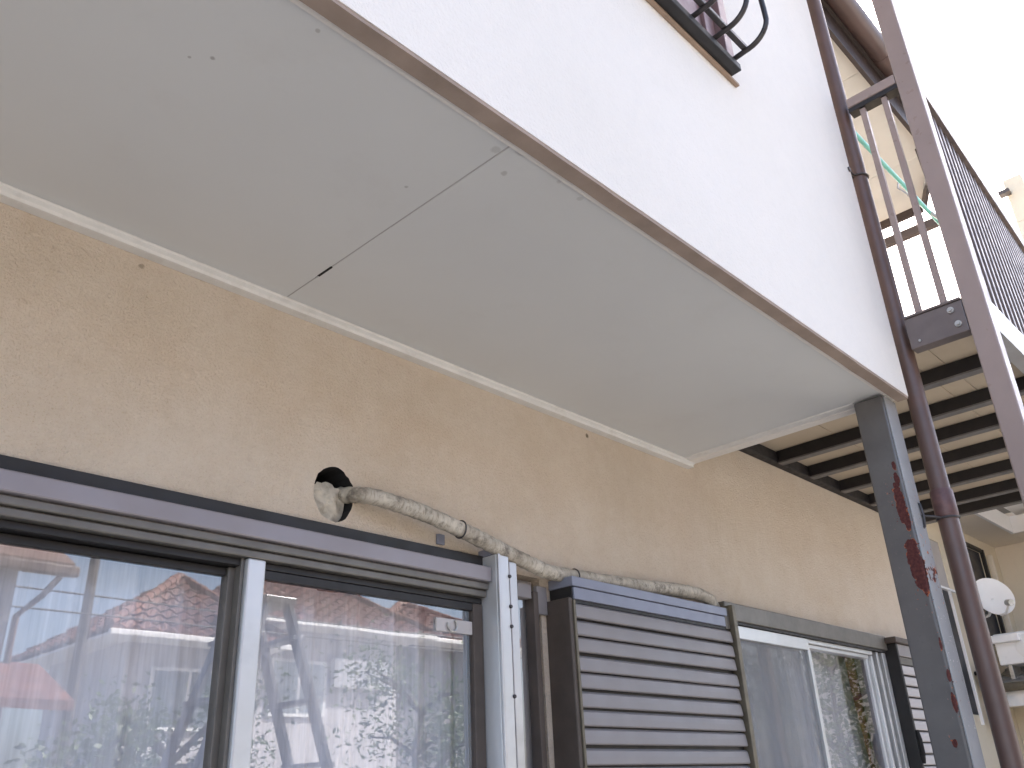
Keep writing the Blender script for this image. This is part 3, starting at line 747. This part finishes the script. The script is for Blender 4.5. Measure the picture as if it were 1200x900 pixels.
MB().tube([(10.47, 1.222, 2.475), (10.47, -2.0, 2.475)], .045, 14).build('lean_to_gutter', 'olive', nb, 0, True)
box('lean_to_fascia', 10.52, 10.56, -1.98, 1.222, 2.29, 2.47, 'nwhite', nb, .004)
box('lean_to_soffit', 10.561, 11.0, -1.98, 1.222, 2.30, 2.32, 'creamp', nb, .002)
box('lean_to_wall', 11.0, 11.1, -1.9, 1.228, 0, 2.5, 'cream', nb, 0)
box('conduit', 11.55, 11.60, 1.17, 1.229, 2.8, 4.05, 'creamp', nb, .01)
mbx = thing('meter_box', 'small black meter box on the wall next door behind the downpipe', 'meter box', (10.0, 1.0, 2.4))
box('case', 9.94, 10.10, 1.04, 1.14, 2.42, 2.66, 'black', mbx, .02)
box('case', 9.90, 10.02, 1.00, 1.12, 2.10, 2.30, 'black', mbx, .02)
MB().tube([(10.0, 1.08, 2.42), (10.01, 1.06, 2.36), (9.98, 1.05, 2.29)], .018, 8).build('cable', 'black', mbx, 0, True)
MB().tube([(10.02, 1.12, 2.60), (10.02, 1.18, 2.60), (10.02, 1.228, 2.60)], .02, 8).build('stay', 'black', mbx, 0, True)

# satellite dish
ds = thing('satellite_dish', 'white round satellite dish on the cream wall next door', 'dish', (10.55, 1.2, 3.2))
dc = Vector((10.42, .965, 3.385)); dn = Vector((-.72, -.60, .36)).normalized()
e1 = dn.cross(Vector((0,0,1))).normalized(); e2 = e1.cross(dn)
m = MB(); nr, ns = 10, 40
for side, off in ((0, 0), (1, -.008)):
    for i in range(nr+1):
        for k in range(ns):
            a = 2*math.pi*k/ns; rr = i/nr
            m.v.append(tuple(dc+(e1*math.cos(a)*.205+e2*math.sin(a)*.225)*rr+dn*(.055*rr*rr-.055+off)))
for i in range(nr):
    for k in range(ns):
        k2 = (k+1) % ns
        m.f.append((i*ns+k, i*ns+k2, (i+1)*ns+k2, (i+1)*ns+k)); b = (nr+1)*ns
        m.f.append((b+i*ns+k, b+(i+1)*ns+k, b+(i+1)*ns+k2, b+i*ns+k2))
for k in range(ns):
    k2 = (k+1) % ns; m.f.append((nr*ns+k, nr*ns+k2, b+nr*ns+k2, b+nr*ns+k))
m.build('reflector', 'dish', ds, 0, True)
feed = dc+dn*.22-e2*.22
MB().tube([dc-e2*.21-dn*.03, dc-e2*.26+dn*.08, feed], .012, 10).build('feed_arm', 'dish', ds, 0, True)
MB().tube([feed-dn*.03+e2*.02, feed+dn*.05-e2*.03], .032, 14).build('feed_horn', 'zinc', ds, 0, True)
MB().tube([dc-dn*.05, dc-dn*.13-e2*.05, Vector((10.56, 1.10, 3.22)), Vector((10.60, 1.229, 3.20))], .018, 10).build('mast', 'dish', ds, 0, True)
# condenser
ac = thing('air_conditioner', 'white air conditioner unit standing on the lean-to roof next door', 'air conditioner', (10.6, .95, 2.6))
box('case', 10.58, 10.90, .50, 1.13, 2.70, 3.02, 'dish', ac, .015)
m = MB(); m.tube([(10.579, .80, 2.86), (10.572, .80, 2.86)], .13, 24); m.build('fan_ring', 'nwhite', ac, 0, True)
for y in (.60, 1.04): box('foot', 10.60, 10.88, y-.02, y+.02, 2.55, 2.699, 'zinc', ac, .003)
box('cover', 10.50, 10.579, .86, 1.20, 2.92, 3.0, 'dish', ac, .01)

# ------------------------------------------------------------ what the window panes reflect: houses across the garden
def tiled_slope(A, B, Cc, D, m, row=.27, wave=.28):
    A, B, Cc, D = map(Vector, (A, B, Cc, D)); nrm = (B-A).cross(D-A)
    if nrm.length < 1e-6: nrm = (B-A).cross(Cc-A)
    nrm.normalize()
    if nrm.z < 0: nrm = -nrm
    ed = (B-A).normalized(); L = ((D+Cc)/2-(A+B)/2).length; nr = max(2, int(L/row))
    for k in range(nr):
        rows = []
        for v, lift in ((k/nr, .045), ((k+1)/nr, .005)):
            l, r = A.lerp(D, v), B.lerp(Cc, v); ln = (r-l).length; n = max(1, int(ln/.07)); ln0 = (l-A).dot(ed)
            rows.append((l, r, lift))
        n = max(2, int((rows[0][1]-rows[0][0]).length/.07)); b = len(m.v)
        for l, r, lift in rows:
            for i in range(n+1):
                p = l.lerp(r, i/n); u = (p-A).dot(ed)
                m.v.append(tuple(p+nrm*(lift+.035*math.sin(u*2*math.pi/wave))))
        l, r, _ = rows[0]
        for i in range(n+1): m.v.append(tuple(l.lerp(r, i/n)-nrm*.01))
        for i in range(n):
            m.f.append((b+i, b+i+1, b+n+2+i, b+n+1+i)); m.f.append((b+2*n+2+i, b+2*n+3+i, b+i+1, b+i))
def hip_house(name, label, x0, x1, yf, yb, ze, rx0, rx1, zr, ry, tile, wall, over=.55, wins=()):
    h = thing(name, label, 'house', ((x0+x1)/2, (yf+yb)/2, 0))
    m = MB()
    tiled_slope((x1, yf, ze), (x0, yf, ze), (rx0, ry, zr), (rx1, ry, zr), m)
    tiled_slope((x0, yf, ze), (x0, yb, ze), (rx0, ry, zr), (rx0, ry, zr), m)
    tiled_slope((x1, yb, ze), (x1, yf, ze), (rx1, ry, zr), (rx1, ry, zr), m)
    tiled_slope((x0, yb, ze), (x1, yb, ze), (rx1, ry, zr), (rx0, ry, zr), m)
    rf = m.build('roof', tile, h); rf['kind'] = 'stuff'
    m = MB()
    for a, b in (((rx0, ry, zr+.05), (rx1+.01, ry, zr+.05)), ((x0, yf, ze+.06), (rx0, ry, zr+.05)), ((x1, yf, ze+.06), (rx1, ry, zr+.05))):
        a, b = Vector(a), Vector(b); n = max(2, int((b-a).length/.28))
        for k in range(n):
            p, q = a.lerp(b, k/n), a.lerp(b, (k+1.1)/n); m.tube([p, q], [.085, .070], 8)
    m.build('ridge_tiles', tile, h, 0, True)
    box('eave_soffit', x0+.03, x1-.03, yb+.03, yf-.03, ze-.10, ze-.06, 'nwhite', h, 0)
    box('wall', x0+over, x1-over, yb+over, yf-over, 0, ze-.101, wall, h, 0)
    for nm_, y in (('gutter', yf+.03),): box(nm_, x0, x1, y-.04, y+.05, ze-.12, ze-.02, 'nwhite', h, .02)
    for (a, b, c, d) in wins:
        wn = bpy.data.objects.new('window', None); COL.objects.link(wn); wn.parent = h
        wn.location = (0, 0, 0)
        box('frame', a, b, yf-over+.001, yf-over+.05, c, d, 'nwhite', wn, 0)
        box('pane', a+.06, (a+b)/2-.03, yf-over+.051, yf-over+.056, c+.06, d-.06, 'glass2', wn, 0)
        box('pane', (a+b)/2+.03, b-.06, yf-over+.051, yf-over+.056, c+.06, d-.06, 'glass2', wn, 0)
    return h
hA = hip_house('tiled_house', 'house with brown hipped tile roof reflected in the left window pane', 5.9, 9.2, -12.4, -16.6, 4.35, 7.95, 8.05, 5.78, -14.5, 'tile', 'owall', wins=((6.9, 8.3, 2.9, 3.9),))
hB = hip_house('tiled_house', 'large red tiled house reflected across both left window panes', 8.1, 12.75, -12.5, -18.5, 4.85, 10.55, 11.2, 6.68, -15.8, 'tile', 'owall', wins=((9.2, 10.4, 3.2, 4.2),))
hC = hip_house('tiled_house', 'red tiled house at the right of the reflection by the silver track', 11.6, 16.6, -13.0, -17.4, 4.93, 14.0, 14.2, 6.05, -15.2, 'tile', 'owall2')
bl = box('balcony_wall', 10.5, 11.9, -13.04, -12.9, 3.75, 4.28, 'dish', hB, .01); bl['label'] = 'bright white balcony parapet'
hD = thing('eaves_house', 'dark-eaved house reflected at the left edge of the left pane', 'house', (1.5, -8.5, 0))
box('wall', -3, 2.78, -11, -7.05, 0, 3.78, 'owall2', hD, 0)
m = MB(); m.prism([(-3.3, -6.65, 3.80), (-3.3, -9, 5.0), (-3.3, -11.4, 3.80), (-3.3, -11.4, 3.70), (-3.3, -9, 4.88), (-3.3, -6.65, 3.70)], (6.42, 0, 0)); m.build('roof', 'tile2', hD)
box('gutter', -3.3, 3.15, -6.66, -6.57, 3.66, 3.76, 'gutter', hD, .02)
MB().tube([(3.0, -6.62, 3.66), (2.92, -6.75, 3.5), (2.82, -7.0, 3.35), (2.82, -7.02, 0)], .03, 10).build('drain_pipe', 'gutter', hD, 0, True)
m = MB(); m.prism([(-1, -6.1, 2.55), (-1, -7.04, 2.95), (-1, -7.04, 2.87), (-1, -6.1, 2.47)], (4.1, 0, 0)); m.build('porch_roof', 'tile', hD)

# utility pole and wires
up_ = thing('utility_pole', 'slim concrete utility pole with wires reflected in the left pane', 'utility pole', (4.55, -10, 0))
MB().tube([(4.55, -10, 0), (4.62, -10, 7.5)], [.075, .055], 16).build('shaft', 'wire', up_, 0, True)
box('crossarm', 3.9, 5.3, -10.05, -9.95, 6.7, 6.78, 'wire', up_, .005)
for x in (4.0, 4.4, 4.85, 5.2): MB().tube([(x, -10, 6.78), (x, -10, 6.86), (x, -10, 6.92)], [.04, .05, .02], 10).build('insulator', 'nwhite', up_, 0, True)
for k, (z, y) in enumerate(((4.25, -9.85), (4.55, -10.15), (5.9, -10.0))):
    o = MB().tube([(-14+2.0*i, y, z+.35*((i-10)/10)**2*(1+.2*k)-.25) for i in range(21)], .014, 6).build('overhead_wire', 'cable', None, 0, True)
    tag(o, ('lowest thin black wire crossing the reflected sky', 'middle thin black wire crossing the reflected sky', 'highest black wire crossing the reflected sky')[k], 'wire', 'overhead wires')

# stepladder behind the photographer
ld = thing('stepladder', 'tall open stepladder reflected as dark legs in the left window', 'stepladder', (2.7, -2.7, 0))
for y in (-2.48, -2.92):
    for sgn in (-1, 1):
        MB().beam((2.7+sgn*.06, y+(.06 if y < -2.7 else -.06), 2.70), (2.7+sgn*1.02, y, 0), .028, .075, (0, 1, 0)).build('leg', 'ladder', ld, .003)
for k in range(8):
    t = (k+.6)/8.4
    for sgn in (-1, 1):
        box('rung', 2.7+sgn*(.06+.96*t)-.04, 2.7+sgn*(.06+.96*t)+.04, -2.90, -2.50, 2.70*(1-t)-.012, 2.70*(1-t)+.012, 'ladder', ld, .002)
box('top_cap', 2.60, 2.80, -2.90, -2.50, 2.68, 2.72, 'ladder', ld, .006)
box('spreader', 2.26, 3.14, -2.50, -2.485, 1.6, 1.64, 'ladder', ld, .002)

# garden trees
def tree(name, label, x, y, h, rad, zc, seed, leaf, n=6000, sz=.036):
    r = random.Random(seed); t = thing(name, label, 'tree', (x, y, 0), 'garden trees')
    m = MB(); top = Vector((x+r.uniform(-.1, .1), y, h*.8))
    trunk = [Vector((x, y, 0)).lerp(top, k/6)+Vector((r.uniform(-.05, .05), r.uniform(-.05, .05), 0))*(k > 0) for k in range(7)]
    m.tube(trunk, [.09*(1-.12*k) for k in range(7)], 10)
    cl_ = []
    for k in range(16):
        b = trunk[2+k % 5]; a = r.uniform(0, 6.28); d = Vector((math.cos(a), math.sin(a), r.uniform(.1, .9)))*rad*r.uniform(.55, 1.0)
        e = b+d; mid = b.lerp(e, .5)+Vector((0, 0, .08)); m.tube([b, mid, e], [.035, .022, .008], 6); cl_.append(e); cl_.append(mid)
    m.build('trunk', 'bark', t, 0, True)
    lm = MB()
    for k in range(n):
        c = r.choice(cl_); p = c+Vector((r.gauss(0, 1), r.gauss(0, 1), r.gauss(0, .8)))*rad*.24
        a = Vector((r.uniform(-1, 1), r.uniform(-1, 1), r.uniform(-.6, .6))).normalized(); b = a.cross(Vector((r.uniform(-1, 1), r.uniform(-1, 1), r.uniform(-1, 1)))).normalized()
        s = sz*r.uniform(.6, 1.3)
        lm.poly([p-a*s, p+b*s*.45, p+a*s, p-b*s*.45])
    me = bpy.data.meshes.new('crown'); base = wloc(t)
    me.from_pydata([tuple(Vector(v)-base) for v in lm.v], [], lm.f); me.materials.append(MT[leaf])
    o = bpy.data.objects.new('crown', me); COL.objects.link(o); o.parent = t
    return t
tree('garden_tree', 'leafy garden tree reflected low in the right pane of the wide window', 6.9, -6.2, 3.2, .95, 2.3, 11, 'leaf')
tree('garden_tree', 'small garden tree reflected between the stepladder legs', 4.15, -6.3, 2.6, .7, 2.0, 12, 'leaf')
tree('garden_tree', 'yellow green tree reflected in the far right window', 10.6, -3.0, 3.6, 1.3, 2.6, 13, 'leaf2', 9000, .042)
tree('garden_tree', 'dark green shrub tree reflected at the lower left corner', 2.9, -5.0, 2.3, .5, 1.8, 14, 'leaf', 4000)
